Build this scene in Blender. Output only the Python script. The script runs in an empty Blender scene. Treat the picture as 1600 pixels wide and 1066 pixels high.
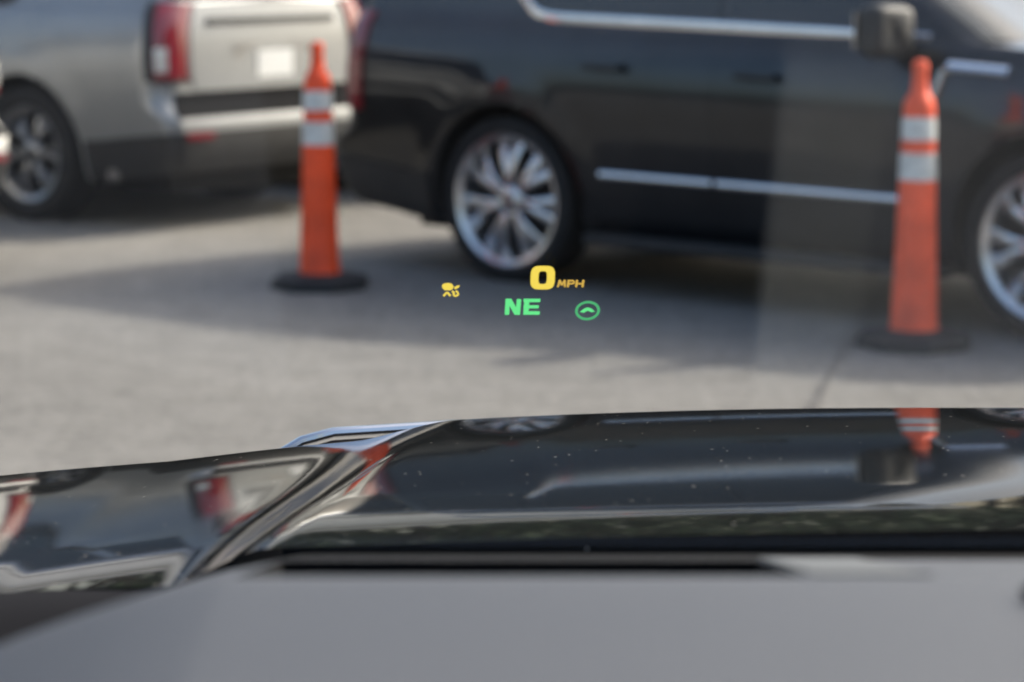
import bpy, bmesh, math, random
import numpy as np
from mathutils import Vector, Matrix, Euler
random.seed(4)
R = math.radians
SC = bpy.context.scene
COL = SC.collection

# ------------------------------------------------------------------ camera
CAM_H = 1.75
PITCH = math.atan(633.0 / 3946.0)
FPX = 55.0 / 22.3 * 1600.0
cd = bpy.data.cameras.new('camera')
cam = bpy.data.objects.new('camera', cd)
COL.objects.link(cam)
cam.location = (0, 0, CAM_H)
cam.rotation_euler = (R(90) - PITCH, 0, 0)
cd.lens = 55.0
cd.sensor_width = 22.3
cd.clip_start = 0.05
cd.clip_end = 6000
cd.dof.use_dof = True
cd.dof.focus_distance = 2.06
cd.dof.aperture_fstop = 4.5
SC.camera = cam

# ------------------------------------------------------------------ sky, sun, exposure
SUN_EL = 38.0
SUN_AZ = (0.89, 0.46)              # the sun stands ahead and to the right
w = bpy.data.worlds.new('World')
SC.world = w
w.use_nodes = True
nt = w.node_tree
nt.nodes.clear()
sky = nt.nodes.new('ShaderNodeTexSky')
sky.sky_type = 'NISHITA'
sky.sun_disc = False
sky.sun_elevation = R(SUN_EL)
sky.sun_rotation = math.atan2(SUN_AZ[0], SUN_AZ[1])
sky.air_density = 1.0
sky.dust_density = 5.0
sky.ozone_density = 1.2
bg = nt.nodes.new('ShaderNodeBackground')
bg.inputs['Strength'].default_value = 0.15
wo = nt.nodes.new('ShaderNodeOutputWorld')
nt.links.new(sky.outputs[0], bg.inputs[0])
nt.links.new(bg.outputs[0], wo.inputs[0])
sl = bpy.data.lights.new('sun', 'SUN')
sl.energy = 2.0
sl.angle = R(0.6)
sl.color = (1.0, 0.93, 0.83)
sun = bpy.data.objects.new('sun', sl)
COL.objects.link(sun)
_n = math.hypot(*SUN_AZ)
sdir = Vector((SUN_AZ[0] / _n * math.cos(R(SUN_EL)), SUN_AZ[1] / _n * math.cos(R(SUN_EL)), math.sin(R(SUN_EL))))
sun.rotation_euler = (-sdir).to_track_quat('-Z', 'Y').to_euler()
sun.location = (6, 6, 12)
SC.view_settings.view_transform = 'Standard'
SC.view_settings.look = 'None'
SC.view_settings.exposure = 1.05
SC.view_settings.gamma = 1.0
SC.render.engine = 'CYCLES'
SC.cycles.use_denoising = True
SC.cycles.max_bounces = 10
SC.cycles.transparent_max_bounces = 12
SC.cycles.caustics_reflective = False
SC.cycles.caustics_refractive = False


# ------------------------------------------------------------------ helpers
def ray(px, py):
    d = Vector(((px - 800.0) / FPX, (533.0 - py) / FPX, -1.0))
    return (cam.rotation_euler.to_matrix() @ d).normalized()


def on_ground(px, py, z=0.0):
    d = ray(px, py)
    t = (z - CAM_H) / d.z
    return Vector((d.x * t, d.y * t, z))


def at_depth(px, py, Y):
    d = ray(px, py)
    t = Y / d.y
    return Vector((d.x * t, Y, CAM_H + d.z * t))


def pchip(xs, ys):
    xs = np.array(xs, float); ys = np.array(ys, float)
    h = np.diff(xs); dl = np.diff(ys) / h
    m = np.zeros_like(xs)
    for i in range(1, len(xs) - 1):
        if dl[i - 1] * dl[i] > 0:
            w1 = 2 * h[i] + h[i - 1]; w2 = h[i] + 2 * h[i - 1]
            m[i] = (w1 + w2) / (w1 / dl[i - 1] + w2 / dl[i])
    m[0] = dl[0]; m[-1] = dl[-1]

    def f(x):
        x = min(max(x, xs[0]), xs[-1])
        i = min(int(np.searchsorted(xs, x, 'right')) - 1, len(xs) - 2)
        t = (x - xs[i]) / h[i]
        return float((2 * t**3 - 3 * t**2 + 1) * ys[i] + (t**3 - 2 * t**2 + t) * h[i] * m[i]
                     + (-2 * t**3 + 3 * t**2) * ys[i + 1] + (t**3 - t**2) * h[i] * m[i + 1])
    return f


def sstep(a, b, x):
    t = min(max((x - a) / (b - a), 0.0), 1.0)
    return t * t * (3 - 2 * t)


class MB:
    def __init__(s):
        s.v = []; s.f = []; s.mi = []

    def grid(s, fn, nu, nv, flip=False, mi=0, closed=False):
        o = len(s.v)
        for j in range(nv):
            for i in range(nu):
                s.v.append(tuple(fn(i / (nu if closed else nu - 1), j / (nv - 1))))
        for j in range(nv - 1):
            for i in range(nu if closed else nu - 1):
                i2 = (i + 1) % nu
                q = (o + j * nu + i, o + j * nu + i2, o + (j + 1) * nu + i2, o + (j + 1) * nu + i)
                s.f.append(q[::-1] if flip else q); s.mi.append(mi)
        return s

    def box(s, c, d, rot=None, mi=0):
        o = len(s.v)
        for sx in (-1, 1):
            for sy in (-1, 1):
                for sz in (-1, 1):
                    p = Vector((sx * d[0] / 2, sy * d[1] / 2, sz * d[2] / 2))
                    if rot is not None: p = rot @ p
                    s.v.append(tuple(p + Vector(c)))
        for q in ((0, 1, 3, 2), (4, 6, 7, 5), (0, 4, 5, 1), (2, 3, 7, 6), (0, 2, 6, 4), (1, 5, 7, 3)):
            s.f.append(tuple(o + k for k in q)); s.mi.append(mi)
        return s

    def tube(s, pts, r, n=10, mi=0, ry=None):
        pts = [Vector(p) for p in pts]
        rings = []
        for k, p in enumerate(pts):
            t = (pts[min(k + 1, len(pts) - 1)] - pts[max(k - 1, 0)]).normalized()
            up = Vector((0, 0, 1)) if abs(t.z) < 0.9 else Vector((0, 1, 0))
            a = t.cross(up).normalized(); b = a.cross(t).normalized()
            rr = r[k] if isinstance(r, (list, tuple)) else r
            rb = rr if ry is None else ry
            o = len(s.v)
            for i in range(n):
                g = 2 * math.pi * i / n
                s.v.append(tuple(p + a * math.cos(g) * rr + b * math.sin(g) * rb))
            rings.append(o)
        for k in range(len(rings) - 1):
            for i in range(n):
                j = (i + 1) % n
                s.f.append((rings[k] + i, rings[k] + j, rings[k + 1] + j, rings[k + 1] + i)); s.mi.append(mi)
        s.f.append(tuple(rings[0] + i for i in range(n))[::-1]); s.mi.append(mi)
        s.f.append(tuple(rings[-1] + i for i in range(n))); s.mi.append(mi)
        return s

    def lathe(s, prof, n=48, axis='z', c=(0, 0, 0), mi=0):
        # prof: list of (radius, height along axis)
        o = len(s.v)
        for r, h in prof:
            for i in range(n):
                a = 2 * math.pi * i / n
                if axis == 'z': p = (r * math.cos(a), r * math.sin(a), h)
                else: p = (r * math.cos(a), h, r * math.sin(a))
                s.v.append((p[0] + c[0], p[1] + c[1], p[2] + c[2]))
        for k in range(len(prof) - 1):
            for i in range(n):
                j = (i + 1) % n
                s.f.append((o + k * n + i, o + k * n + j, o + (k + 1) * n + j, o + (k + 1) * n + i)); s.mi.append(mi)
        return s

    def prism(s, poly, y0, y1, mi=0):
        # poly in (x, z), extruded along y
        o = len(s.v); n = len(poly)
        for y in (y0, y1):
            for x, z in poly: s.v.append((x, y, z))
        s.f.append(tuple(o + i for i in range(n))); s.mi.append(mi)
        s.f.append(tuple(o + n + i for i in range(n))[::-1]); s.mi.append(mi)
        for i in range(n):
            j = (i + 1) % n
            s.f.append((o + j, o + i, o + n + i, o + n + j)); s.mi.append(mi)
        return s

    def mesh(s, name, mats, smooth=True, merge=True, angle=35):
        me = bpy.data.meshes.new(name)
        me.from_pydata(s.v, [], s.f)
        if not isinstance(mats, (list, tuple)): mats = [mats]
        for m in mats: me.materials.append(m)
        me.polygons.foreach_set('material_index', s.mi)
        bm = bmesh.new(); bm.from_mesh(me)
        if merge: bmesh.ops.remove_doubles(bm, verts=bm.verts, dist=1e-5)
        bmesh.ops.recalc_face_normals(bm, faces=bm.faces)
        bm.to_mesh(me); bm.free()
        if smooth:
            me.shade_smooth()
            me.set_sharp_from_angle(angle=R(angle))
        return me

    def build(s, name, mats, parent=None, smooth=True, merge=True, angle=35):
        return link(name, s.mesh(name, mats, smooth, merge, angle), parent)


def link(name, me, parent=None):
    o = bpy.data.objects.new(name, me)
    COL.objects.link(o)
    o.parent = parent
    return o


def thing(name, label, cat, loc=(0, 0, 0), rz=0.0, group=None):
    o = bpy.data.objects.new(name, None)
    COL.objects.link(o)
    o.location = loc; o.rotation_euler = (0, 0, rz)
    o['label'] = label; o['category'] = cat
    if group: o['group'] = group
    return o


def bevel(o, wdt, seg=2):
    m = o.modifiers.new('bevel', 'BEVEL'); m.width = wdt; m.segments = seg; m.limit_method = 'ANGLE'; m.angle_limit = R(40)
    return o


def solid(o, t, off=-1):
    m = o.modifiers.new('solid', 'SOLIDIFY'); m.thickness = t; m.offset = off
    e = o.modifiers.new('split', 'EDGE_SPLIT'); e.split_angle = R(50)
    return o


# ------------------------------------------------------------------ materials
def mat(name, col=(.5, .5, .5), rough=.5, metal=0., coat=0., coat_rough=.03, spec=.5, emit=None, es=0.):
    m = bpy.data.materials.new(name); m.use_nodes = True
    b = m.node_tree.nodes['Principled BSDF']
    b.inputs['Base Color'].default_value = (*col, 1)
    b.inputs['Roughness'].default_value = rough
    b.inputs['Metallic'].default_value = metal
    b.inputs['Coat Weight'].default_value = coat
    b.inputs['Coat Roughness'].default_value = coat_rough
    b.inputs['Specular IOR Level'].default_value = spec
    if emit:
        b.inputs['Emission Color'].default_value = (*emit, 1)
        b.inputs['Emission Strength'].default_value = es
    return m


def vary(m, scale=6., amt=.25, rough_amt=0., bump=0., bump_scale=200., coord='Object', detail=4.):
    """uneven colour, gloss and fine relief on top of a principled material"""
    t = m.node_tree; b = t.nodes['Principled BSDF']
    tc = t.nodes.new('ShaderNodeTexCoord')
    n = t.nodes.new('ShaderNodeTexNoise'); n.inputs['Scale'].default_value = scale; n.inputs['Detail'].default_value = detail
    t.links.new(tc.outputs[coord], n.inputs['Vector'])
    mr = t.nodes.new('ShaderNodeMapRange')
    mr.inputs['From Min'].default_value = .3; mr.inputs['From Max'].default_value = .7
    mr.inputs['To Min'].default_value = 1 - amt; mr.inputs['To Max'].default_value = 1 + amt
    t.links.new(n.outputs['Fac'], mr.inputs['Value'])
    mx = t.nodes.new('ShaderNodeMix'); mx.data_type = 'RGBA'; mx.blend_type = 'MULTIPLY'
    mx.inputs[0].default_value = 1
    mx.inputs[6].default_value = b.inputs['Base Color'].default_value[:]
    t.links.new(mr.outputs[0], mx.inputs[7])
    t.links.new(mx.outputs[2], b.inputs['Base Color'])
    if rough_amt:
        r0 = b.inputs['Roughness'].default_value
        m2 = t.nodes.new('ShaderNodeMapRange')
        m2.inputs['To Min'].default_value = r0 - rough_amt; m2.inputs['To Max'].default_value = r0 + rough_amt
        t.links.new(n.outputs['Fac'], m2.inputs['Value']); t.links.new(m2.outputs[0], b.inputs['Roughness'])
    if bump:
        n2 = t.nodes.new('ShaderNodeTexNoise'); n2.inputs['Scale'].default_value = bump_scale; n2.inputs['Detail'].default_value = 3
        t.links.new(tc.outputs[coord], n2.inputs['Vector'])
        bp = t.nodes.new('ShaderNodeBump'); bp.inputs['Strength'].default_value = bump; bp.inputs['Distance'].default_value = .002
        t.links.new(n2.outputs['Fac'], bp.inputs['Height']); t.links.new(bp.outputs[0], b.inputs['Normal'])
    return m


def dusty(m, amount=.35, dust=(.32, .30, .27)):
    """thin road dust and pale specks lying on paint"""
    t = m.node_tree; b = t.nodes['Principled BSDF']
    tc = t.nodes.new('ShaderNodeTexCoord')
    vo = t.nodes.new('ShaderNodeTexVoronoi'); vo.inputs['Scale'].default_value = 95.
    t.links.new(tc.outputs['Object'], vo.inputs['Vector'])
    wn = t.nodes.new('ShaderNodeSeparateColor'); t.links.new(vo.outputs['Color'], wn.inputs[0])
    th = t.nodes.new('ShaderNodeMath'); th.operation = 'MULTIPLY'; th.inputs[1].default_value = .14
    pw = t.nodes.new('ShaderNodeMath'); pw.operation = 'POWER'; pw.inputs[1].default_value = 5.
    t.links.new(wn.outputs[0], pw.inputs[0]); t.links.new(pw.outputs[0], th.inputs[0])
    lt = t.nodes.new('ShaderNodeMath'); lt.operation = 'LESS_THAN'
    t.links.new(vo.outputs['Distance'], lt.inputs[0]); t.links.new(th.outputs[0], lt.inputs[1])
    mx = t.nodes.new('ShaderNodeMix'); mx.data_type = 'RGBA'
    mx.inputs[6].default_value = b.inputs['Base Color'].default_value[:]
    mx.inputs[7].default_value = (*dust, 1)
    t.links.new(lt.outputs[0], mx.inputs[0]); t.links.new(mx.outputs[2], b.inputs['Base Color'])
    inv = t.nodes.new('ShaderNodeMath'); inv.operation = 'MULTIPLY_ADD'; inv.inputs[1].default_value = -1.; inv.inputs[2].default_value = 1.
    t.links.new(lt.outputs[0], inv.inputs[0]); t.links.new(inv.outputs[0], b.inputs['Coat Weight'])
    return m


def asphalt_mat():
    m = bpy.data.materials.new('asphalt'); m.use_nodes = True
    t = m.node_tree; b = t.nodes['Principled BSDF']
    b.inputs['Roughness'].default_value = .9; b.inputs['Specular IOR Level'].default_value = .25
    tc = t.nodes.new('ShaderNodeTexCoord')

    def noise(s, d):
        n = t.nodes.new('ShaderNodeTexNoise'); n.inputs['Scale'].default_value = s; n.inputs['Detail'].default_value = d
        t.links.new(tc.outputs['Object'], n.inputs['Vector']); return n
    big = noise(.35, 5); mid = noise(5., 5); fine = noise(70., 3)
    rp = t.nodes.new('ShaderNodeValToRGB'); e = rp.color_ramp.elements
    e[0].position = .30; e[0].color = (.198, .188, .173, 1)
    e[1].position = .72; e[1].color = (.268, .254, .233, 1)
    t.links.new(big.outputs['Fac'], rp.inputs[0])

    def mul(src, n, lo, hi):
        mr = t.nodes.new('ShaderNodeMapRange'); mr.inputs['From Min'].default_value = .3; mr.inputs['From Max'].default_value = .7
        mr.inputs['To Min'].default_value = lo; mr.inputs['To Max'].default_value = hi
        t.links.new(n.outputs['Fac'], mr.inputs['Value'])
        mx = t.nodes.new('ShaderNodeMix'); mx.data_type = 'RGBA'; mx.blend_type = 'MULTIPLY'; mx.inputs[0].default_value = 1
        t.links.new(src, mx.inputs[6]); t.links.new(mr.outputs[0], mx.inputs[7]); return mx.outputs[2]
    c = mul(rp.outputs[0], mid, .86, 1.12)
    c = mul(c, noise(22., 4), .76, 1.22)
    c = mul(c, fine, .70, 1.28)
    vo = t.nodes.new('ShaderNodeTexVoronoi'); vo.inputs['Scale'].default_value = 1.3; vo.feature = 'F1'
    t.links.new(tc.outputs['Object'], vo.inputs['Vector'])
    mr = t.nodes.new('ShaderNodeMapRange'); mr.inputs['From Min'].default_value = .03; mr.inputs['From Max'].default_value = .09
    mr.inputs['To Min'].default_value = .75; mr.inputs['To Max'].default_value = 1.
    t.links.new(vo.outputs['Distance'], mr.inputs['Value'])
    mx = t.nodes.new('ShaderNodeMix'); mx.data_type = 'RGBA'; mx.blend_type = 'MULTIPLY'; mx.inputs[0].default_value = 1
    t.links.new(c, mx.inputs[6]); t.links.new(mr.outputs[0], mx.inputs[7])
    t.links.new(mx.outputs[2], b.inputs['Base Color'])
    bp = t.nodes.new('ShaderNodeBump'); bp.inputs['Strength'].default_value = .5; bp.inputs['Distance'].default_value = .006
    t.links.new(fine.outputs['Fac'], bp.inputs['Height']); t.links.new(bp.outputs[0], b.inputs['Normal'])
    return m


def pane_mat():
    """clear laminated glass: each face mirrors by its angle and lets the rest through"""
    m = bpy.data.materials.new('windshield_glass'); m.use_nodes = True
    t = m.node_tree; t.nodes.clear()
    out = t.nodes.new('ShaderNodeOutputMaterial')
    tr = t.nodes.new('ShaderNodeBsdfTransparent'); tr.inputs[0].default_value = (.955, .97, .96, 1)
    gl = t.nodes.new('ShaderNodeBsdfGlossy'); gl.inputs['Roughness'].default_value = 0.0
    ge = t.nodes.new('ShaderNodeNewGeometry')
    dt = t.nodes.new('ShaderNodeVectorMath'); dt.operation = 'DOT_PRODUCT'
    t.links.new(ge.outputs['Normal'], dt.inputs[0]); t.links.new(ge.outputs['Incoming'], dt.inputs[1])

    def m_(op, a, bb=None):
        n = t.nodes.new('ShaderNodeMath'); n.operation = op
        for k, v in enumerate((a, bb)):
            if v is None: continue
            if isinstance(v, (int, float)): n.inputs[k].default_value = v
            else: t.links.new(v, n.inputs[k])
        return n.outputs[0]
    c = m_('ABSOLUTE', dt.outputs['Value'])
    f = m_('POWER', m_('SUBTRACT', 1.0, c), 5.0)
    f = m_('ADD', m_('MULTIPLY', f, .56), .028)
    mx = t.nodes.new('ShaderNodeMixShader')
    t.links.new(f, mx.inputs[0]); t.links.new(tr.outputs[0], mx.inputs[1]); t.links.new(gl.outputs[0], mx.inputs[2])
    t.links.new(mx.outputs[0], out.inputs[0])
    return m


M = {}
M['asphalt'] = asphalt_mat()
M['tar'] = vary(mat('crack_sealer', (.135, .128, .120), .6), 8, .3)
M['orange'] = vary(mat('orange_plastic', (.95, .088, .020), .45, spec=.4), 8, .22, .05, .1, 60)
M['orange_worn'] = vary(mat('orange_plastic_faded', (.95, .125, .050), .48, spec=.4), 8, .24, .05, .1, 60)
M['reflective'] = vary(mat('reflective_band', (.68, .68, .65), .4), 18, .18)
M['rubber'] = vary(mat('black_rubber', (.022, .022, .023), .75), 14, .35, .06, .3, 90)
M['tyre'] = vary(mat('tyre_rubber', (.020, .020, .021), .8, spec=.3), 20, .25, 0, .3, 120)
M['chrome'] = vary(mat('chrome', (.74, .75, .78), .12, 1.), 6, .05)
M['rim_bright'] = vary(mat('polished_alloy', (.66, .65, .66), .24, .9), 9, .08, .05)
M['rim_grey'] = vary(mat('machined_alloy', (.36, .36, .37), .32, .9), 9, .12, .05)
M['rim_dark'] = mat('dark_alloy', (.03, .03, .033), .4, .6)
M['plastic'] = vary(mat('black_plastic', (.018, .018, .019), .55), 12, .25, .05, .25, 150)
M['under'] = mat('underbody_black', (.008, .008, .008), .9)
M['glass'] = mat('tinted_glass', (.012, .014, .016), .02, spec=.6)
M['shield'] = mat('clear_dark_glass', (.03, .035, .035), .02, spec=.7)
M['red_lens'] = vary(mat('red_lens', (.20, .006, .014), .2, coat=1.), 14, .2)
M['clear_lens'] = mat('clear_lens', (.62, .62, .60), .12, .2, coat=1.)
M['amber'] = mat('amber_lens', (.75, .30, .03), .15, coat=1.)
M['plate'] = vary(mat('plate_white', (.78, .78, .76), .4), 20, .06)
M['black_paint'] = vary(mat('black_paint', (.018, .020, .024), .40, .85, 1., .02, spec=0.), 3, .2)
M['silver_paint'] = vary(mat('silver_paint', (.285, .293, .300), .42, .5, .6, .05), 3, .05)
M['white_paint'] = vary(mat('white_paint', (.72, .71, .68), .4, 0., 1., .03), 3, .04)
M['hood_paint'] = dusty(mat('dark_hood_paint', (.012, .0135, .0135), .6, 0., 1., .035, spec=0.))
M['pane'] = pane_mat()
M['dash'] = vary(mat('grey_soft_vinyl', (.086, .088, .097), .5, spec=.5), 5, .05, .05, .35, 900)
M['dash_dark'] = mat('black_matte_plastic', (.010, .010, .011), .9, spec=.1)
M['glare_grey'] = vary(mat('pale_glare_grey', (.135, .138, .138), .5), 8, .06)  # lighter than the dash vinyl so the glass mirrors a brighter band
M['liner'] = vary(mat('headliner_cloth', (.30, .29, .28), .9), 60, .08)
M['hud_y'] = mat('yellow_projection', (0, 0, 0), .5, spec=0, emit=(.56, .42, .062), es=1.)
M['hud_o'] = mat('amber_projection', (0, 0, 0), .5, spec=0, emit=(.40, .25, .05), es=1.)
M['hud_g'] = mat('green_projection', (0, 0, 0), .5, spec=0, emit=(.09, .50, .17), es=1.)
M['hud_g2'] = mat('dim_green_projection', (0, 0, 0), .5, spec=0, emit=(.05, .27, .11), es=1.)

# ------------------------------------------------------------------ ground
g = MB()
g.grid(lambda u, v: (-2500 + 5000 * u, -2500 + 5000 * v, 0), 9, 9)
gr = g.build('asphalt_lot', M['asphalt'], smooth=False)
gr['kind'] = 'structure'


# ------------------------------------------------------------------ sport utility vehicles
WB = 3.07
AX_R = .42        # tyre radius


def suv_shapes():
    S = {}
    S['zb'] = pchip([-1.3, -.9, -.5, 3.4, 3.8, 4.2], [.37, .32, .27, .27, .30, .36])
    S['zt'] = pchip([-1.3, 0, 1.5, 2.5, 2.9, 3.5, 3.9, 4.1], [1.36, 1.345, 1.315, 1.285, 1.262, 1.225, 1.175, 1.12])
    S['W'] = pchip([0, .06, .15, .3, .5, .66, .78, .88, .95, 1], [.885, .925, .950, .977, 1.010, 1.024, 1.014, .992, .966, .925])
    S['xr'] = pchip([0, .08, .2, .32, .36, .42, .6, .8, 1], [-1.19, -1.24, -1.255, -1.25, -1.215, -1.175, -1.165, -1.155, -1.13])
    S['xf'] = pchip([0, .12, .4, .7, .88, 1], [3.96, 4.06, 4.09, 4.05, 3.98, 3.84])
    S['gW'] = pchip([0, .06, .3, .6, .82, .93, .98, 1], [.93, .915, .885, .84, .795, .755, .71, .66])
    S['gxr'] = pchip([0, .4, .8, .93, 1], [-1.125, -1.08, -1.01, -.965, -.86])
    S['gxf'] = pchip([0, .5, .88, 1], [2.80, 2.28, 1.86, 1.66])
    S['gz1'] = pchip([-1.2, -.6, .8, 1.9, 3.], [1.87, 1.915, 1.94, 1.91, 1.87])
    return S


SH = suv_shapes()


def outline(s, W, xr, xf, rx, ry, fx, fy, bowr, bowf, side_bow):
    """half plan outline, s 0..1: rear middle, rear corner, side, front corner, front middle -> x, y"""
    if s <= .1:
        y = (W - ry) * s / .1
        return xr + bowr * ((y / W) ** 2 - ((W - ry) / W) ** 2) * 1.0, y
    if s <= .2:
        a = (s - .1) / .1 * math.pi / 2
        return xr + rx * (1 - math.cos(a)), W - ry + (ry) * math.sin(a) - side_bow * math.sin(a)
    if s <= .8:
        t = (s - .2) / .6
        x = xr + rx + (xf - fx - xr - rx) * t
        return x, W - side_bow * (2 * t - 1) ** 2
    if s <= .9:
        a = (s - .8) / .1 * math.pi / 2
        return xf - fx * (1 - math.sin(a)), W - fy + fy * math.cos(a) - side_bow * math.cos(a)
    t = (s - .9) / .1
    y = (W - fy) * (1 - t)
    return xf - bowf * ((y / W) ** 2 - ((W - fy) / W) ** 2), y


def P_body(s, f, side):
    x, y = outline(s, SH['W'](f), SH['xr'](f), SH['xf'](f), .17 - .06 * (1 - sstep(.32, .46, f)), .24 - .09 * (1 - sstep(.32, .46, f)), .42, .40, .05, -.10, .022)
    zb = SH['zb'](x); zt = SH['zt'](x)
    z = zb + f * (zt - zb)
    for wx in (0., WB):                       # swelling over the wheel arches
        r = math.hypot(x - wx, z - AX_R)
        if .2 < s < .85: y += .016 * math.exp(-((r - .53) / .07) ** 2)
    return Vector((x, side * y, z))


def P_cab(s, f, side):
    x, y = outline(s, SH['gW'](f), SH['gxr'](f), SH['gxf'](f), .16, .20, .34, .34, .05, -.16, .03)
    z0 = SH['zt'](min(x, 2.5)) - .012
    if x > 2.5: z0 = SH['zt'](x) - .012
    z = z0 + f * (SH['gz1'](x) - .03 - z0)
    return Vector((x, side * y, z))


def s_at(P, x, f, side):
    lo, hi = .1, .9
    a = P(.2, f, side).x; b = P(.8, f, side).x
    if a <= x <= b: return .2 + .6 * (x - a) / (b - a)
    for _ in range(30):
        m = (lo + hi) / 2
        if P(m, f, side).x < x: lo = m
        else: hi = m
    return (lo + hi) / 2


def patch(mb, P, side, sa, sb, fa, fb, off, nu=12, nv=8, mi=0, flip=False):
    """a panel lying on surface P between s(sa..sb) and f(fa..fb); any bound may be a function of the other parameter"""
    ev = lambda q, t: q(t) if callable(q) else q

    def fn(u, v):
        f = ev(fa, u) + (ev(fb, u) - ev(fa, u)) * v
        s = ev(sa, f) + (ev(sb, f) - ev(sa, f)) * u
        e = 2e-3
        s0, s1, f0, f1 = max(s - e, 0), min(s + e, 1), max(f - e, 0), min(f + e, 1)
        du = P(s1, f, side) - P(s0, f, side); dv = P(s, f1, side) - P(s, f0, side)
        n = dv.cross(du).normalized() * side
        p = P(s, f, side) + n * off
        if s < 1e-6 or s > 1 - 1e-6: p.y = 0.
        return p
    mb.grid(fn, nu, nv, flip=(side < 0) ^ flip, mi=mi)
    return fn


def evaluated(o):
    dg = bpy.context.evaluated_depsgraph_get()
    return bpy.data.meshes.new_from_object(o.evaluated_get(dg))


def cap_top(mb, P, crown, n=70, m=9, f=1.0):
    ss = [i / (n - 1) for i in range(n)]
    rows = []
    for s in ss:
        a = P(s, f, 1)
        rows.append([Vector((a.x, a.y * (1 - 2 * k / (m - 1)), a.z + crown(a.x) * (1 - (1 - 2 * k / (m - 1)) ** 2))) for k in range(m)])
    mb.grid(lambda u, v: rows[round(v * (n - 1))][round(u * (m - 1))], m, n)


def shell(P, fs, n=121, crown=lambda x: .03, bottom=True):
    mb = MB()
    full = [(i / (n - 1), 1) for i in range(n)] + [(i / (n - 1), -1) for i in range(n - 2, 0, -1)]
    N = len(full)
    mb.grid(lambda u, v: P(full[round(u * N) % N][0], fs[round(v * (len(fs) - 1))], full[round(u * N) % N][1]), N, len(fs), closed=True)
    for (f, cr) in (((1.0, crown),) + (((0.0, lambda x: 0.),) if bottom else ())):
        cap_top(mb, P, cr, n, 11, f)
    return mb


def make_body_mesh(paint):
    fs = [0, .03, .06, .1, .15, .2, .26, .32, .34, .36, .39, .42, .5, .58, .66, .72, .78, .83, .88, .92, .95, .98, 1]
    hood_crown = lambda x: .02 + .045 * sstep(2.5, 3.0, x) * (1 - .75 * sstep(3.2, 3.95, x))
    mb = shell(P_body, fs, 151, hood_crown)
    me = mb.mesh('body', [paint, M['under']], angle=60)
    o = link('body_cut', me)
    cut = MB()
    for wx in (0., WB):
        for sd in (-1, 1):
            cut.lathe([(0.0001, sd * .60), (.485, sd * .60), (.485, sd * 1.3), (.0001, sd * 1.3)], 48, 'y', (wx, 0, AX_R + .01))
            # open downwards
            cut.box((wx, sd * .95, .15), (.9, .70, .36))
    co = cut.build('cutter', M['under'], smooth=False, merge=False)
    bpy.context.view_layer.update()
    for k in range(1):
        m = o.modifiers.new('b', 'BOOLEAN'); m.operation = 'DIFFERENCE'; m.object = co; m.solver = 'EXACT'
        m.use_self = True
        m.material_mode = 'TRANSFER'
    me2 = evaluated(o)
    bpy.data.objects.remove(o); bpy.data.objects.remove(co)
    me2.shade_smooth(); me2.set_sharp_from_angle(angle=R(40))
    return me2


def spokes(mb, R0, n, half, split=0.):
    """dished spokes; split > 0 makes each one a pair that spreads towards the rim"""
    for k in range(n):
        a0 = 2 * math.pi * k / n
        for d in ((-1, 1) if split else (0,)):
            rows = []
            for i, (r, h) in enumerate(((.05, .040), (.085, .058), (.15, .060), (.22, .048), (R0 - .045, .026), (R0 - .012, .012))):
                a = a0 + d * split * (.25 + .75 * (r - .05) / (R0 - .06))
                wd = half[0] + (half[1] - half[0]) * (r - .05) / (R0 - .06)
                t = Vector((-math.sin(a), 0, math.cos(a))); c = Vector((r * math.cos(a), h, r * math.sin(a)))
                up = Vector((0, 1, 0))
                rows.append([c - t * wd - up * .040, c - t * wd - up * .008, c - t * wd * .55, c + t * wd * .55, c + t * wd - up * .008, c + t * wd - up * .040])
            o = len(mb.v)
            for rw in rows: mb.v += [tuple(p) for p in rw]
            for i in range(len(rows) - 1):
                for q in range(6):
                    qq = (q + 1) % 6
                    mb.f.append((o + 6 * i + q, o + 6 * i + qq, o + 6 * i + 6 + qq, o + 6 * i + 6 + q)); mb.mi.append(0)


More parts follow.
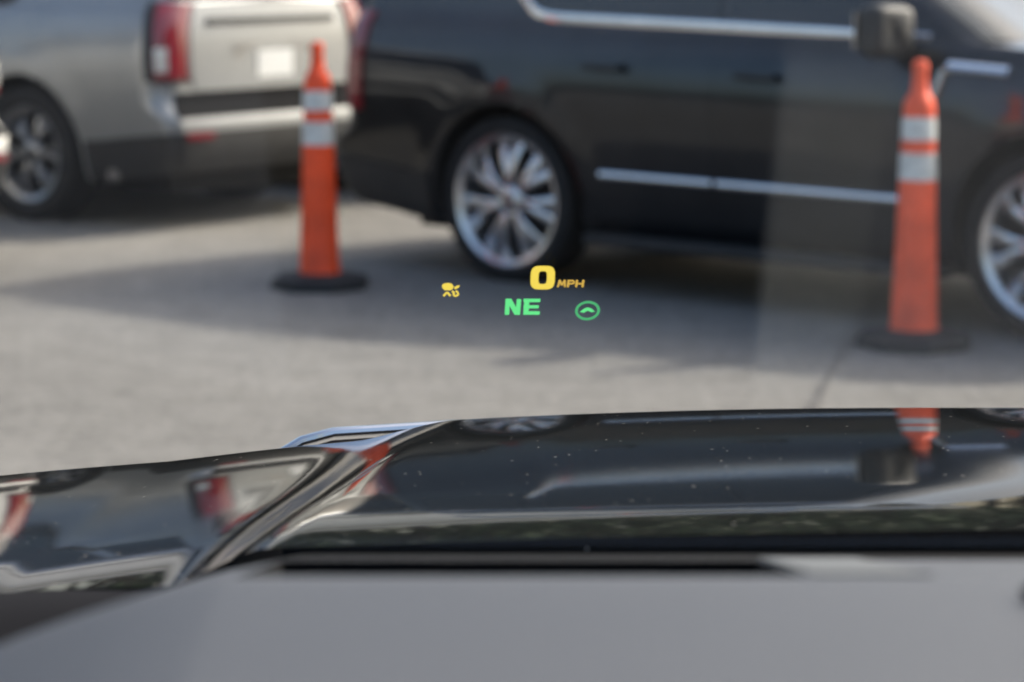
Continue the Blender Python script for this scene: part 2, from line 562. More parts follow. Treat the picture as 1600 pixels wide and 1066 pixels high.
def make_wheel_meshes(kind):
    """wheel with its axle along y, outer face towards +y"""
    T = {}
    R0 = .335 if kind == 'bright' else .292
    tw = .135
    pr = []
    prof = [(R0 + .004, tw * .78), (R0 + .018, tw * .93), (R0 + (AX_R - R0) * .5, tw), (AX_R - .022, tw * .93), (AX_R - .006, tw * .80), (AX_R, tw * .5)]
    prof2 = prof + [(AX_R, 0)] + [(r, -h) for r, h in reversed(prof)]
    t = MB(); t.lathe(prof2, 72, 'y')
    for k in range(60):                                  # tread blocks
        a = 2 * math.pi * k / 60
        rot = Matrix.Rotation(-a, 3, 'Y')
        for yy in (-.085, 0., .085):
            c = rot @ Vector((AX_R - .002, yy, 0))
            t.box(c, (.012, .06, .030), rot)
    T['tyre'] = t.mesh('tyre', M['tyre'], angle=50)
    m1 = M['rim_bright'] if kind == 'bright' else M['rim_grey']
    r = MB()
    r.lathe([(R0 + .008, tw * .80), (R0 + .002, tw * .90), (R0 - .028, tw * .80), (R0 - .040, tw * .55), (R0 - .045, .02), (R0 - .045, -.10)], 72, 'y')
    r.lathe([(.036, .094), (.06, .092), (.078, .078), (.085, .05), (.085, -.02)], 40, 'y')
    rs = MB()
    if kind == 'bright':
        sp = MB(); spokes(sp, R0, 7, (.017, .031), .215)
    else:
        sp = MB(); spokes(sp, R0, 6, (.013, .017), .20)
    off = .035 if kind == 'bright' else .03
    o = len(r.v); r.v += [(a, b + off, c) for a, b, c in sp.v]; r.f += [tuple(i + o for i in q) for q in sp.f]; r.mi += sp.mi
    T['rim'] = r.mesh('rim', m1, angle=40)
    d = MB(); d.lathe([(.0001, -.02), (R0 - .03, -.02)], 48, 'y')
    d.lathe([(.0001, -.005), (.19, -.005), (.19, -.02)], 48, 'y')
    T['brake_disc'] = d.mesh('brake_disc', M['rim_dark'], angle=40)
    hc = MB(); hc.lathe([(.0001, .108), (.03, .107), (.036, .100), (.036, .09)], 32, 'y')
    T['hub_cap'] = hc.mesh('hub_cap', M['rim_grey'] if kind == 'bright' else M['rim_dark'], angle=40)
    return T


WHEELS = {k: make_wheel_meshes(k) for k in ('bright', 'grey')}
BODY = {}


def lerp(a, b): return lambda t: a + (b - a) * t


def make_suv(name, label, cat, paint, near_contact, side, heading, wheel='bright', chrome=True, group=None):
    """near_contact: ground point under the outer face of the rear wheel on `side` (+1 left, -1 right)"""
    hx, hy = math.cos(heading), math.sin(heading)
    left = Vector((-hy, hx, 0))
    loc = near_contact - left * (side * .985)
    t = thing(name, label, cat, (loc.x, loc.y, 0), heading, group)
    trim = M['chrome'] if chrome else M['plastic']
    if paint.name not in BODY: BODY[paint.name] = make_body_mesh(paint)
    link('body', BODY[paint.name], t)
    gfs = [0, .03, .08, .15, .25, .35, .45, .55, .65, .74, .82, .88, .93, .96, .985, 1]
    cab = shell(P_cab, gfs, 101, lambda x: .035 * sstep(-1.0, -.5, x) * (1 - .6 * sstep(1.2, 1.8, x)), bottom=False).build('roof', paint, t, angle=50)
    for sd in (-1, 1):                                   # roof rails
        MB().tube([(x, sd * .66, SH['gz1'](x) + .018 + .03 * (1 if 0 < k < 9 else 0)) for k, x in enumerate(np.linspace(-.75, 1.5, 10))], .016, 8).build('roof_rail', trim, cab)
    # glass
    Sx = lambda P, x, sd: (lambda f: s_at(P, x(f) if callable(x) else x, f, sd))
    for sd in (-1, 1):
        dl = {}
        for nm, x0, x1, hnd in (('rear_door', .42, 1.306, .56), ('front_door', 1.314, 2.42, 1.46)):
            d = MB()
            if nm == 'rear_door':
                x0f = lambda f: .56 if f < .34 else .56 - .26 * sstep(.34, .52, f)
            else:
                x0f = x0
            patch(d, P_body, sd, Sx(P_body, x0f, sd), Sx(P_body, x1, sd), .045, .985, .0015, 22, 26)
            door = d.build(nm, paint, t, angle=60)
            solid(door, .02)
            # handle: a bar standing off the skin on two feet
            zf = .80
            a = P_body(s_at(P_body, hnd, zf, sd), zf, sd); b = P_body(s_at(P_body, hnd + .22, zf, sd), zf, sd)
            o = Vector((0, sd * .045, 0))
            h = MB(); h.tube([a, a + o, a + o + (b - a) * .5, b + o, b], .013, 8, ry=.017)
            h.build('handle', trim if chrome and nm == 'x' else paint, door)
            # bright strip low on the door
            x0m, x1m = (.62, 1.298) if nm == 'rear_door' else (1.322, 2.38)
            mp = []
            for xm in np.linspace(x0m, x1m, 14):
                mp.append(P_body(s_at(P_body, xm, .30, sd), .30, sd) + Vector((0, sd * .010, 0)))
            MB().tube(mp, .016, 10, ry=.022).build('molding', trim, door, angle=60)
        # side windows
        win = MB(); patch(win, P_cab, sd, Sx(P_cab, lambda f: .20 - .25 * f, sd), Sx(P_cab, 1.27, sd), .05, .80, .006, 14, 10)
        win.build('rear_door_window', M['glass'], t)
        win = MB(); patch(win, P_cab, sd, Sx(P_cab, 1.33, sd), Sx(P_cab, lambda f: 2.36 - .62 * f, sd), .05, .80, .006, 14, 10)
        win.build('front_door_window', M['glass'], t)
        win = MB(); patch(win, P_cab, sd, Sx(P_cab, lambda f: -.84 + .06 * f, sd), Sx(P_cab, lambda f: .02 - .20 * f, sd), lambda u: .30 - .06 * u, .80, .006, 12, 10)
        win.build('quarter_window', M['glass'], t)
        # window surround
        def q(x, f, off=.012):
            p = P_cab(s_at(P_cab, x, f, sd), f, sd)
            return p + Vector((0, sd * off, .0))
        line = [q(-.02, .40), q(.05, .25), q(.11, .14), q(.17, .065), q(.26, .035)] + [q(x, .028) for x in np.linspace(.40, 2.42, 16)]
        MB().tube(line, .013, 8, ry=.026).build('window_trim', trim, t)
        top = [q(x, .835) for x in np.linspace(-.80, 1.80, 14)]
        MB().tube(top, .006, 6, ry=.010).build('window_trim', trim, t)
        # mirror: housing on a short arm, glass on its rear face
        base = P_body(s_at(P_body, 2.30, .97, sd), .97, sd)
        c = base + Vector((.02, sd * .20, .075))
        mm = MB()
        def mir(u, v):
            a = 2 * math.pi * u; b = math.pi * (v - .5)
            cx = math.copysign(abs(math.cos(a)) ** .38, math.cos(a)); cz = math.copysign(abs(math.sin(a)) ** .38, math.sin(a))
            k = math.cos(b) ** .30
            return c + Vector((.085 * math.sin(b) * (1 + .2 * cx * sd), sd * .135 * cx * k, .12 * cz * k))
        mm.grid(mir, 32, 13, closed=True)
        mr = mm.build('mirror', M['plastic'], t, angle=60)
        MB().box(base + Vector((.0, sd * .05, .03)), (.07, .14, .05)).build('mirror_arm', M['plastic'], mr)
        MB().box(c + Vector((-.084, 0, 0)), (.006, .22, .16)).build('mirror_glass', M['chrome'], mr)
        # side badge on the front fender: a bar with a hooked rear end
        b0 = P_body(s_at(P_body, 2.50, .74, sd), .74, sd); b1 = P_body(s_at(P_body, 2.56, .90, sd), .90, sd); b2 = P_body(s_at(P_body, 2.86, .90, sd), .90, sd)
        off = Vector((0, sd * .012, 0))
        MB().tube([b0 + off, b1 + off + Vector((-.02, 0, -.02)), b1 + off, b2 + off], [.012, .02, .022, .024], 8, ry=.024).build('fender_vent', trim, t)
        # running board
        rb = MB(); rb.box((1.55, sd * .945, .265), (2.02, .17, .06))
        bevel(rb.build('running_board', M['plastic'], t), .015)
        # wheels
        for wx in (0., WB):
            for k, (pn, me) in enumerate(WHEELS[wheel].items()):
                if k == 0:
                    wh = link('wheel', me, t)
                    # the tyre is the wheel's carrier
                    wh.name = 'wheel'
                    wh.location = (wx, sd * .85, AX_R); wh.rotation_euler = (0, random.uniform(0, 1.2), 0 if sd > 0 else math.pi)
                else:
                    link(pn, me, wh)
        # tail lamp wraps the rear corner, outer half red, inner clear lens block
        if chrome:
            tl = MB(); patch(tl, P_body, sd, .150, .204, .50, .995, .020, 12, 10)
            tlo = tl.build('tail_light', M['red_lens'], t, angle=60); solid(tlo, .03)
            bz = MB(); patch(bz, P_body, sd, .140, .149, .50, .995, .022, 4, 10); solid(bz.build('lens_border', M['plastic'], tlo), .03)
        else:
            tl = MB(); patch(tl, P_body, sd, .094, .160, .555, .995, .020, 12, 10)
            tlo = tl.build('tail_light', M['red_lens'], t, angle=60); solid(tlo, .03)
            cl = MB(); patch(cl, P_body, sd, .128, .152, .60, .74, .026, 6, 6); cl.build('reverse_lens', M['clear_lens'], tlo)
            bz = MB(); patch(bz, P_body, sd, .155, .172, .55, .995, .024, 4, 10); solid(bz.build('lens_border', M['plastic'], tlo), .03)
            bz = MB(); patch(bz, P_body, sd, .092, .16, .535, .556, .024, 8, 3); solid(bz.build('lens_border', M['plastic'], tlo), .03)
        # head lamp
        hl = MB(); patch(hl, P_body, sd, .845, .925, .62, .90, .012, 12, 6)
        hlo = hl.build('headlight', M['clear_lens'], t); solid(hlo, .03)
        am = MB(); patch(am, P_body, sd, .825, .85, .64, .86, .014, 4, 4); am.build('side_marker', M['amber'], hlo)
        # reflector low in the rear bumper
        rf = MB(); patch(rf, P_body, sd, .078, .112, .195, .232, .034, 6, 3)
        solid(rf.build('rear_reflector', M['red_lens'], t), .02)
        # exhaust tip
        ex = MB()
        if chrome: ex.tube([(-1.0, sd * .60, .40), (-1.16, sd * .60, .39)], .045, 16, ry=.034)
        else: ex.tube([(-.66, sd * .70, .37), (-.74, sd * .82, .345), (-.76, sd * .96, .335)], .042, 16, ry=.036)
        ex.build('exhaust_tip', M['chrome'], t)
    # front and rear screens
    ws = MB()
    for sd in (1, -1): patch(ws, P_cab, sd, .845, 1.0, .04, .90, .006, 12, 10)
    ws.build('windshield', M['shield'], t)
    ws = MB()
    for sd in (1, -1): patch(ws, P_cab, sd, 0., .135, .06, .80, .006, 10, 8)
    ws.build('rear_window', M['glass'], t)
    # tailgate with its trim bar, plate recess, plate
    tg = MB()
    for sd in (1, -1): patch(tg, P_body, sd, 0., .089, .485, .985, .008, 10, 12)
    tgo = tg.build('tailgate', paint, t, angle=60); solid(tgo, .03)
    tb = MB()
    for sd in (1, -1): patch(tb, P_body, sd, 0., .074, .865, .905, .026, 8, 3)
    solid(tb.build('tailgate_trim', M['plastic'] if not chrome else M['chrome'], tgo), .03)
    xr = SH['xr'](.55)
    MB().box((xr - .022, 0, .98), (.012, .70, .25)).build('plate_recess', M['rim_grey'] if not chrome else M['plastic'], tgo)
    MB().box((xr - .034, 0, .98), (.010, .31, .16)).build('license_plate', M['plate'], tgo)
    # bumper: step pad and lower black cladding
    sp = MB()
    for sd in (1, -1): patch(sp, P_body, sd, 0., .120, .325, .474, .012, 10, 9)
    bo = sp.build('bumper_step', M['dash_dark'], t); solid(bo, .02)
    lw = MB()
    for sd in (1, -1): patch(lw, P_body, sd, 0., Sx(P_body, -.53, sd), 0.0, .235, .012, 24, 6)
    solid(lw.build('lower_cladding', M['plastic'], t, angle=60), .03)
    # grille and front cladding
    gl = MB()
    for sd in (1, -1): patch(gl, P_body, sd, .935, 1., .36, .86, .012, 8, 8)
    go = gl.build('grille', M['plastic'], t); solid(go, .02)
    for k in range(5):
        b = MB()
        for sd in (1, -1): patch(b, P_body, sd, .937, 1., .40 + .09 * k, .43 + .09 * k, .03, 8, 3)
        solid(b.build('grille_bar', trim, go), .02)
    # underbody, axles
    ub = MB(); ub.box((1.45, 0, .33), (4.7, 1.22, .26)); ub.tube([(0, -.8, .40), (0, .8, .40)], .06, 10); ub.tube([(WB, -.8, .40), (WB, .8, .40)], .05, 10)
    ub.tube([(-.9, .25, .40), (-.55, .30, .36), (.6, .3, .34)], .13, 12, ry=.09)
    ub.build('underbody', M['under'], t)
    return t


black_rear = on_ground(787, 441); black_front = on_ground(1611, 534)
head_b = math.atan2(black_front.y - black_rear.y, black_front.x - black_rear.x)
make_suv('black_suv', 'black sport utility vehicle with bright chrome strips and polished wheels, parked behind the cones', 'car', M['black_paint'],
         black_rear, -1, head_b, 'bright', True, 'parked vehicles')
make_suv('silver_suv', 'silver grey sport utility vehicle seen from its rear corner behind the left cone', 'car', M['silver_paint'],
         on_ground(42, 346), 1, R(142), 'grey', False, 'parked vehicles')


M['navy_paint'] = vary(mat('dark_blue_paint', (.010, .012, .018), .4, .5, 1., .03, spec=0.), 3, .2)
make_suv('dark_suv', 'dark vehicle half hidden in the gap between the silver and black ones', 'car', M['navy_paint'],
         on_ground(500, 297), 1, R(142), 'grey', False, 'parked vehicles')
hw = R(147)
cw_ = on_ground(11, 404)
make_suv('white_suv', 'white sport utility vehicle cut off by the left edge, red tail lamp showing', 'car', M['white_paint'],
         cw_ + Vector((math.cos(hw) * 1.12, math.sin(hw) * 1.12, 0)), -1, hw, 'grey', False, 'parked vehicles')

# sealed crack in the asphalt
sm = MB()
p0, p1 = on_ground(1262, 650), on_ground(1402, 405)
dv = (p1 - p0).normalized(); nv = Vector((-dv.y, dv.x, 0))
def seam(u, v):
    p = p0.lerp(p1, v); wv = .016 + .005 * math.sin(v * 23) + .004 * math.sin(v * 61)
    return p + nv * (wv * (2 * u - 1) + .008 * math.sin(v * 7)) + Vector((0, 0, .004))
sm.grid(seam, 2, 60)
so = sm.build('crack_seal', M['tar'], gr, smooth=False)


# ------------------------------------------------------------------ beyond the vehicles: a pale low building and the trees behind it
M['siding'] = vary(mat('pale_siding', (.66, .67, .65), .6), .8, .06)
M['fascia'] = vary(mat('grey_fascia', (.30, .31, .31), .5), 2, .1)
M['leaf'] = vary(mat('leaves', (.055, .085, .035), .6), .6, .45)
M['bark'] = vary(mat('bark', (.10, .075, .055), .9), 5, .3)
bld = thing('low_building', 'pale low flat-roofed building beyond the parked vehicles', 'building', (-12, 56, 0), R(40))
wl_ = MB(); wl_.box((2, 5, 2.4), (62, 10, 4.8)); wall = wl_.build('wall', M['siding'], bld, smooth=False)
rf_ = MB(); rf_.box((2, 5, 4.98), (62.6, 10.6, .36)); rf_.build('roof', M['fascia'], bld, smooth=False)
for k in range(10):
    xk = -25 + 5.8 * k
    if k == 2:
        d_ = MB().box((xk, -.02, 1.1), (1.1, .1, 2.2)).build('door', M['fascia'], bld, smooth=False)
        MB().box((xk + .42, -.11, 1.05), (.05, .06, .2)).build('door_handle', M['chrome'], d_, smooth=False)
    else:
        w_ = MB().box((xk, -.02, 1.9), (2.4, .1, 1.5)).build('window', M['fascia'], bld, smooth=False)
        MB().box((xk, -.06, 1.9), (2.2, .06, 1.3)).build('pane', M['glass'], w_, smooth=False)


def make_tree_meshes(seed):
    rn = random.Random(seed)
    tr = MB(); tr.tube([(0, 0, 0), (.1, .05, 2.), (.05, .15, 4.5), (.0, .1, 8)], [.28, .22, .16, .05], 8)
    for k in range(7):
        a = rn.uniform(0, 6.28); z = rn.uniform(2.6, 6.5); L = rn.uniform(1.6, 3.0)
        tr.tube([(.06, .1, z), (math.cos(a) * L * .5, math.sin(a) * L * .5, z + L * .35), (math.cos(a) * L, math.sin(a) * L, z + L * .9)], [.10, .07, .03], 6)
    cr = MB()
    clumps = []
    for k in range(60):
        a = rn.uniform(0, 6.28); u = rn.uniform(-1, 1); rr = rn.uniform(.45, 1.0)
        clumps.append((Vector((math.cos(a) * 3.3 * rr * math.sqrt(1 - u * u), math.sin(a) * 3.3 * rr * math.sqrt(1 - u * u), 6.6 + 4.2 * u * rr)), rn.uniform(.5, 1.1)))
    for c, r in clumps:
        for q in range(34):
            d = Vector((rn.gauss(0, 1), rn.gauss(0, 1), rn.gauss(0, .8))).normalized() * r * rn.uniform(.5, 1)
            p = c + d; e = Euler((rn.uniform(0, 3.1), rn.uniform(0, 3.1), rn.uniform(0, 6.2))).to_matrix(); sz = rn.uniform(.12, .26)
            o = len(cr.v)
            for (x, y) in ((-1, 0), (0, -.55), (1, 0), (0, .55)): cr.v.append(tuple(p + e @ Vector((x * sz, y * sz, 0))))
            cr.f.append((o, o + 1, o + 2, o + 3)); cr.mi.append(0)
    return tr.mesh('trunk', M['bark']), cr.mesh('crown', M['leaf'], smooth=False, merge=False)


def tree_spot(k):
    u = -38 + 3.1 * k + random.uniform(-.8, .8); v = 17 + random.uniform(-2.5, 2.5)
    return (-12 + u * math.cos(R(40)) - v * math.sin(R(40)), 56 + u * math.sin(R(40)) + v * math.cos(R(40)), 0)


TREES = [make_tree_meshes(k) for k in range(3)]
for k in range(36):
    tt = thing('leafy_tree', 'leafy green tree in the row behind the pale building', 'tree', tree_spot(k), random.uniform(0, 6), 'trees behind the building')
    sc_ = random.uniform(1.5, 2.0); tt.scale = (sc_, sc_, sc_)
    for nm, me in zip(('trunk', 'crown'), TREES[k % 3]): link(nm, me, tt)


# ------------------------------------------------------------------ traffic cones
def make_cone(label, loc, rz, m, tilt=0.):
    t = thing('traffic_cone', label, 'traffic cone', loc, rz, 'tall orange traffic cones')
    b = MB()
    n = 8                                                 # eight-cornered rubber foot
    prof = [(.0001, .0), (.252, .0), (.256, .014), (.250, .048), (.235, .060), (.16, .072), (.112, .080), (.0001, .080)]
    b.lathe(prof, n, 'z')
    base = b.build('base', M['rubber'], t, smooth=False); bevel(base, .006)
    c = MB()
    c.lathe([(.116, .070), (.107, .082), (.101, .096), (.090, .40), (.079, .72), (.0785, .735), (.0695, .995), (.068, 1.03), (.061, 1.062), (.045, 1.085),
             (.037, 1.10), (.033, 1.14), (.030, 1.17), (.033, 1.185), (.033, 1.21), (.026, 1.228), (.0001, 1.232)], 40, 'z')
    body = c.build('cone_body', m, t, angle=50)
    body.rotation_euler = (tilt, 0, 0)
    for z0, z1 in ((.722, .838), (.893, .99)):
        k = MB()
        r = lambda z: .1035 - (z - .06) * (.1035 - .0705) / .93
        k.lathe([(r(z0) - .004, z0), (r(z0) + .0015, z0), (r(z1) + .0015, z1), (r(z1) - .004, z1)], 40, 'z')
        o = k.build('reflective_band', M['reflective'], body, angle=30)
    return t


make_cone('tall orange cone with two white bands standing in front of the silver vehicle', on_ground(500, 449), .3, M['orange'])
make_cone('tall orange cone with two white bands near the front wheel of the black vehicle', on_ground(1427, 541), .1, M['orange_worn'])

# ------------------------------------------------------------------ the car the picture is taken from
CX = .40                                                  # middle of this car, right of the camera
own = thing('own_car', 'dark car in the foreground with glossy hood, grey dashboard and windshield', 'car', (CX, 0, 0), 0)


def own_part(mb, name, m, parent=None, **k):
    o = mb.build(name, m, None, **k)
    o.parent = parent or own
    if parent is None: o.matrix_parent_inverse = Matrix.Translation((-CX, 0, 0))
    return o


# hood profile: slope along the car, from the wanted run of reflections
YS = [635, 655, 675, 705, 745, 770, 795, 815, 850, 905]
SS = [.142, .131, .119, .111, .110, .100, .088, .074, .060, .04]
slope_y = pchip(YS, SS)
prof = []
Z = 2.33; y = 635.0
while y <= 906:
    a = -ray(800, y).z / ray(800, y).y
    prof.append((Z, CAM_H - a * Z))
    a2 = -ray(800, y + 1).z / ray(800, y + 1).y
    Z -= Z * (a2 - a) / (a - slope_y(y))
    y += 1
prof.reverse()
HOOD_Y0 = prof[80][0]
base_h = pchip([p[0] for p in prof[::6]] + [prof[-1][0] + .001], [p[1] for p in prof[::6]] + [prof[-1][1] - .00014])
print('hood rear Y', HOOD_Y0, 'z', prof[0][1], 'front z', prof[-1][1])


def hood_front(X):
    d = abs(X - CX)
    return 2.35 - .10 * sstep(.1, .75, d) * 1.0 - .16 * max(d - .35, 0) ** 1.3


def hood_z(X, Y):
    d = abs(X - CX)
    yf = hood_front(X)
    z = base_h(min(Y, 2.33))
    t = (Y - 1.35) / 1.0
    # crease lines: top edge of the power dome and its foot
    A = .535 - .100 * t
    B = .600 - .060 * t
    step = (.022 - .009 * t)
    z -= step * sstep(A, B, d)
    z -= .008 * (min(d, .7) / .45) ** 2
    if d > B: z -= .03 * (d - B) + .10 * (d - B) ** 2
    # lip rolling over at the front
    e = yf - Y
    if e < .05: z -= .035 * ((.05 - e) / .05) ** 2.2
    return z


hd = MB()
HX = sorted(set([round(CX - 1.0 + 2.0 * i / 160, 4) for i in range(161)]))
def hood_fn(u, v):
    X = CX - .96 + 1.92 * u
    y0 = HOOD_Y0 + .045 * sstep(.50, .75, abs(X - CX)); yf = hood_front(X)
    k = v
    Y = y0 + (yf - y0) * (1 - (1 - k) ** 1.5)
    return (X, Y, hood_z(X, Y))
hd.grid(hood_fn, 221, 90)
hood = own_part(hd, 'hood', M['hood_paint'], angle=80)
solid(hood, .012)

# front face: chrome-topped grille, bumper, lamps
def front_strip(z0, z1, dy0, dy1, x0=-.90, x1=.90, n=41):
    mb = MB()
    def fn(u, v):
        X = CX + x0 + (x1 - x0) * u
        zt = hood_z(X, hood_front(X))
        return (X, hood_front(X) + dy0 + (dy1 - dy0) * v, zt + z0 + (z1 - z0) * v)
    mb.grid(fn, n, 6)
    return mb
gt = MB()
pts = []
for i in range(45):
    X = CX - .62 + 1.24 * i / 44
    zt = 1.3012
    d = abs(X - CX)
    pts.append((X, hood_front(X) + .02, zt - .02 * (1 - sstep(.30, .45, d)) - .09 * max(0, (d - .56) / .12) ** 2))
gt.tube(pts, .005, 10)
sf = MB(); sf.grid(lambda u, v: Vector(pts[round(u * 44)]) + Vector((0, -.005 - .05 * v, -.006 - .030 * v)), 45, 4)
own_part(sf, 'grille_surround', M['dash_dark'])
own_part(gt, 'grille_trim', M['chrome'])
solid(own_part(front_strip(-.03, -.36, .02, .07), 'grille', M['plastic']), .03)
solid(own_part(front_strip(-.36, -.85, .075, .02), 'bumper', M['black_paint']), .04)
for sd in (-1, 1):
    x0, x1 = sorted((sd * .62, sd * .93))
    solid(own_part(front_strip(-.05, -.25, .05, .075, x0, x1, 12), 'headlight', M['clear_lens']), .03)
    # fender: from the hood edge out and down to the sill, arch cut as steps of the lower edge
    fd = MB()
    def fend(u, v, sd=sd):
        Xi = CX + sd * .965
        Y = HOOD_Y0 - .30 + (hood_front(Xi) + .02 - HOOD_Y0 + .30) * u
        ztop = hood_z(Xi, max(min(Y, hood_front(Xi) - .05), HOOD_Y0)) - .004
        r2 = .50 ** 2 - (Y - 1.62) ** 2
        zlow = .36 if r2 <= 0 else max(.36, .42 + math.sqrt(r2))
        zz = ztop + (zlow - ztop) * v
        x = Xi + sd * (.055 * (1 - (1 - min(v * 3, 1)) ** 2))
        return (x, Y, zz)
    fd.grid(fend, 61, 16)
    solid(own_part(fd, 'fender', M['black_paint'], angle=50), .01)
    for k, (pn, me) in enumerate(WHEELS['grey'].items()):
        if k == 0:
            wh = link('wheel', me, own); wh.location = (sd * .86, 1.62, AX_R); wh.rotation_euler = (0, .3, R(-90) + (0 if sd > 0 else math.pi))
            wh.rotation_euler = (0, 0, math.pi / 2 * (-1 if sd > 0 else 1))
        else:
            link(pn, me, wh)

# cowl panel between hood and glass, washer-stained black plastic, with a wiper lying in it
CW_Z = prof[80][1]
cw = MB()
cw.grid(lambda u, v: (CX - .93 + 1.86 * u, HOOD_Y0 + .03 - .22 * v, CW_Z - .028 - .03 * v + .006 * math.sin(v * 9) - .03 * abs(2 * u - 1) ** 2), 30, 10)
cowl = own_part(cw, 'cowl_panel', M['dash_dark']); solid(cowl, .01)

# windshield plane: base line and rake
WS_Y0, WS_Z0, WS_T = 1.255, CAM_H - .305, math.tan(R(32))
def ws_point(u, v):
    X = CX + (-.80 + 1.60 * u) * (1 - .10 * v)
    d = (X - CX) / .8
    Y = WS_Y0 - .78 * v
    return (X, Y, WS_Z0 + (WS_Y0 - Y) * WS_T)
wsm = MB(); wsm.grid(ws_point, 25, 25)
wsh = own_part(wsm, 'windshield', M['pane'], angle=80); solid(wsh, .005, 0)

# dashboard: crest, slope down to the glass, dark projector well
DX0, DX1 = -.106, .113                                   # projector opening
DY0, DY1 = .935, 1.135
def dash_z(X, Y):
    d = abs(X - CX)
    z = CAM_H - .2330 - .22 * max(0, Y - .90) - .10 * max(0, .90 - Y) ** 1.5
    k = max(0, -.10 - X)
    z -= .24 * (math.sqrt(k * k + .0005) - math.sqrt(.0005)) + 1.0 * k * k
    return z
db = MB()
xs = sorted([-.42, -.38, -.34, -.30, -.26, -.23, -.20, -.18, -.16, -.145, -.13, DX0, DX0 + .0005, -.09, -.05, 0, .05, .09, DX1 - .0005, DX1, .125, .16, .20, .3, .45, .6, .8, 1.0, 1.2])
ys = [.45, .5, .55, .6, .65, .7, .75, .8, .83, .86, .88, .90, .92, DY0, DY0 + .0005, .98, 1.03, 1.08, DY1 - .0005, DY1, DY1 + .005, 1.16, 1.20, 1.235]
vid = {}
for j, Yv in enumerate(ys):
    for i, Xv in enumerate(xs):
        vid[i, j] = len(db.v); db.v.append((Xv, Yv, dash_z(Xv, Yv)))
for j in range(len(ys) - 1):
    for i in range(len(xs) - 1):
        if ys[j] >= DY1 + .004: db.f.append((vid[i, j], vid[i + 1, j], vid[i + 1, j + 1], vid[i, j + 1])); db.mi.append(1); continue
        if DX0 <= xs[i] and xs[i + 1] <= DX1 and DY0 <= ys[j] and ys[j + 1] <= DY1: continue
        db.f.append((vid[i, j], vid[i + 1, j], vid[i + 1, j + 1], vid[i, j + 1])); db.mi.append(0)
# near face of the dashboard falls away to the driver
o = len(db.v)
for Xv in xs: db.v.append((Xv, .43, dash_z(Xv, .45) - .20))
for i in range(len(xs) - 1):
    db.f.append((vid[i, 0], o + i, o + i + 1, vid[i + 1, 0])); db.mi.append(0)
dash = own_part(db, 'dashboard', [M['dash'], M['dash_dark']], angle=60)
well = MB()
cnr = lambda X, Y, dz: (X, Y, dash_z(X, Y) - dz)
o = 0
for dz in (.001, .055):
    for X, Y in ((DX0, DY0), (DX1, DY0), (DX1, DY1), (DX0, DY1)): well.v.append(cnr(X, Y, dz))
for i in range(4):
    j = (i + 1) % 4
    well.f.append((i, j, 4 + j, 4 + i)); well.mi.append(0)
well.f.append((4, 5, 6, 7)); well.mi.append(0)
wl = well.build('projector_well', M['dash_dark'], dash, smooth=False)
bz = MB()  # added strip, coloured paler to put a bright reflected band in the windshield
for (x0, x1, y0, y1) in ((DX1 + .002, DX1 + .047, DY0 - .0, DY1 + .01),):
    bz.grid(lambda u, v: (x0 + (x1 - x0) * u, y0 + (y1 - y0) * v, dash_z(x0 + (x1 - x0) * u, y0 + (y1 - y0) * v) + .0012), 5, 9)
solid(bz.build('glare_strip', M['glare_grey'], dash), .001)
# vent slot at the middle of the dashboard
vs = at_depth(1632, 930, .875)
v_ = MB(); v_.tube([(vs.x - .008, vs.y, dash_z(vs.x, vs.y) + .002), (vs.x, vs.y, dash_z(vs.x, vs.y) + .004), (vs.x + .16, vs.y + .0, dash_z(vs.x, vs.y) + .004)], [.0015, .005, .008], 12)
v_.build('vent_slot', M['dash_dark'], dash)

# roof, pillars and doors closing the cabin
rf = MB()
rf.grid(lambda u, v: (CX + (-.72 + 1.44 * u), WS_Y0 - .78 - 2.6 * v, WS_Z0 + .78 * WS_T + .02 + .05 * math.sin(math.pi * min(v * 1.4 + .1, 1) * .5) + .03 * math.sin(math.pi * u)), 15, 12)
solid(own_part(rf, 'roof', M['liner'], angle=60), .03, 1)
for sd in (-1, 1):
    p0 = Vector(ws_point(.5 + .5 * sd, 0)) + Vector((sd * .03, 0, -.02)); p1 = Vector(ws_point(.5 + .5 * sd, 1)) + Vector((sd * .03, 0, .0))
    own_part(MB().tube([p0, p0.lerp(p1, .5) + Vector((sd * .012, 0, .02)), p1], .035, 10, ry=.05), 'pillar', M['plastic'])
    dr = MB()
    dr.grid(lambda u, v: (CX + sd * (.86 + .14 * math.sin(math.pi * min(.15 + v * .8, 1))), 1.0 - 2.2 * u, WS_Z0 - .02 - (WS_Z0 - .40) * v), 12, 12)
    solid(own_part(dr, 'door', M['black_paint'], angle=60), .03)

# head-up display image
HY = 1.80
hud = MB()


def hp(px, py, dy=0.):
    p = at_depth(px, py, HY + dy); return p


def hud_poly(mb, poly, mi=0):
    o = len(mb.v); n = len(poly)
    for k in (0, 1):
        for (x, y) in poly: mb.v.append(tuple(hp(x, y, .0008 * k)))
    mb.f.append(tuple(o + i for i in range(n))); mb.mi.append(mi)
    mb.f.append(tuple(o + n + i for i in range(n))[::-1]); mb.mi.append(mi)
    for i in range(n):
        j = (i + 1) % n
        mb.f.append((o + i, o + n + i, o + n + j, o + j)); mb.mi.append(mi)


def stroke(mb, pts, wd):
    for (x0, y0), (x1, y1) in zip(pts[:-1], pts[1:]):
        L = math.hypot(x1 - x0, y1 - y0); nx, ny = -(y1 - y0) / L * wd / 2, (x1 - x0) / L * wd / 2
        hud_poly(mb, [(x0 + nx, y0 + ny), (x1 + nx, y1 + ny), (x1 - nx, y1 - ny), (x0 - nx, y0 - ny)])


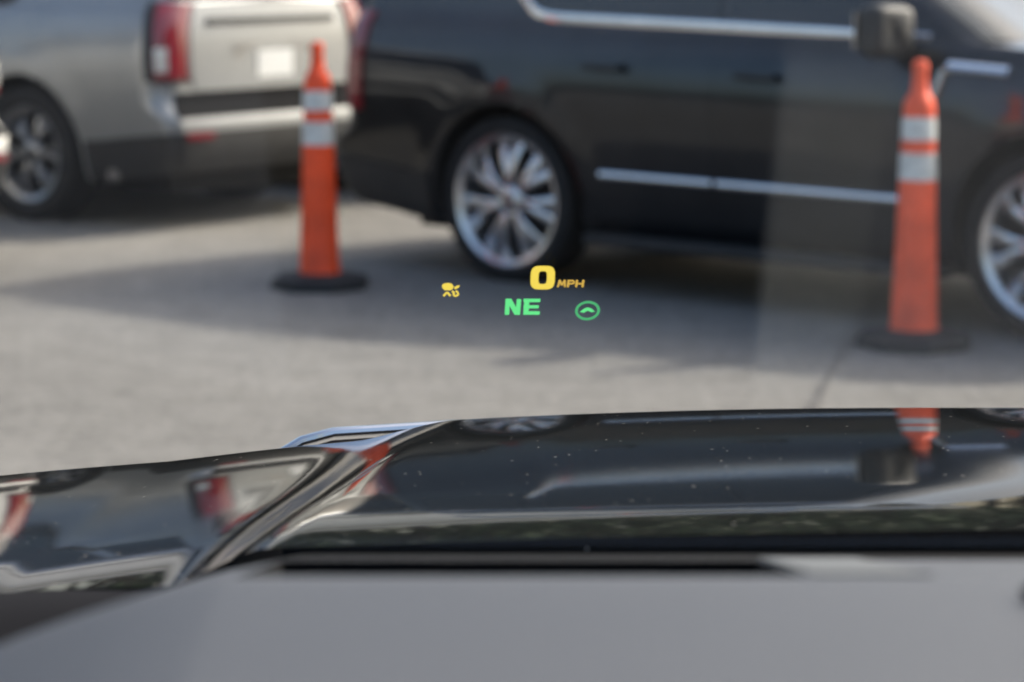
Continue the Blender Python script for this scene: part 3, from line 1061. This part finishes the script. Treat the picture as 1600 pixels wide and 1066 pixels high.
def ring(mb, cx, cy, rx, ry, wx, wy, n=40, p=2., sl=0.):
    out, inn = [], []
    for i in range(n):
        a = 2 * math.pi * i / n
        c, s = math.cos(a), math.sin(a)
        c = math.copysign(abs(c) ** (2 / p), c); s = math.copysign(abs(s) ** (2 / p), s)
        out.append((cx + rx * c - sl * ry * s, cy + ry * s)); inn.append((cx + (rx - wx) * c - sl * (ry - wy) * s, cy + (ry - wy) * s))
    for i in range(n):
        j = (i + 1) % n
        hud_poly(mb, [out[i], out[j], inn[j], inn[i]])


hroot = bpy.data.objects.new('head_up_display', None)
COL.objects.link(hroot); hroot.parent = own
hroot.matrix_parent_inverse = Matrix.Translation((-CX, 0, 0))
hroot.location = hp(820, 460)
hroot['label'] = 'glowing yellow and green head-up display figures floating above the hood'


def hud_part(mb, name, m):
    o = mb.build(name, m, None, smooth=False, merge=False)
    o.parent = hroot
    o.matrix_parent_inverse = Matrix.Translation(-hroot.location)


h = MB(); ring(h, 848, 434, 19, 18.5, 12.5, 8.5, 48, 3.6, .04); hud_part(h, 'speed_digit', M['hud_y'])
h = MB()
x = 871; b, tp = 449, 437.5; sl = 1.6
def L(pts, wd): stroke(h, [(px + sl * (b - py) / 11, py) for px, py in pts], wd)
L([(871.5, b), (873, tp), (877, b - 3), (881, tp), (882.5, b)], 3.)
L([(887, b), (887, tp)], 3.6); L([(886, tp + 1.3), (895, tp + 1.3), (896, tp + 5.5), (886, tp + 6.5)], 2.6)
L([(900, b), (900, tp)], 3.6); L([(900, 443.5), (910, 443.5)], 2.6); L([(910, b), (910, tp)], 3.6)
hud_part(h, 'speed_unit', M['hud_o'])
h = MB()
def N(pts): hud_poly(h, pts)
N([(788.5, 492), (795.5, 492), (797, 468), (790, 467)])
N([(790, 467), (799, 467), (813, 492), (804, 492)])
N([(805.5, 492), (812.5, 492), (814.5, 467.5), (807.5, 467.5)])
N([(817.5, 492), (825.5, 492), (827.5, 467), (819.5, 467)])
N([(818, 467), (844.5, 467), (844, 472.3), (818, 472.3)])
N([(818, 477), (842, 477), (841.6, 482), (818, 482)])
N([(818, 486.5), (843.5, 486.5), (843, 492), (818, 492)])
hud_part(h, 'compass_letters', M['hud_g'])
h = MB(); ring(h, 918, 485.5, 19.5, 15.2, 4.4, 4., 44, 2., .08)
hud_part(h, 'steering_ring', M['hud_g2'])
h = MB()
hud_poly(h, [(906, 487.5), (913, 482), (918, 480.5), (923.5, 482), (930, 487), (924, 488), (918, 485.5), (912, 489)])
hud_part(h, 'steering_chevron', M['hud_g'])
h = MB()
hud_poly(h, [(690.5, 446), (693, 443.5), (700, 442), (706, 443.5), (708.5, 447), (708, 451), (704, 454), (694, 453.5), (691, 450)])
hud_poly(h, [(709, 449), (714, 446.5), (718.5, 445.5), (717, 449.5), (711, 452.5)])
stroke(h, [(693, 463), (696, 459), (699, 457), (701, 459.5), (704, 462.5)], 3.4)
stroke(h, [(706, 455), (710, 457.5), (708, 461), (712, 463), (716, 461), (715, 456.5), (712, 454.5)], 3.)
hud_part(h, 'traction_icon', M['hud_y'])
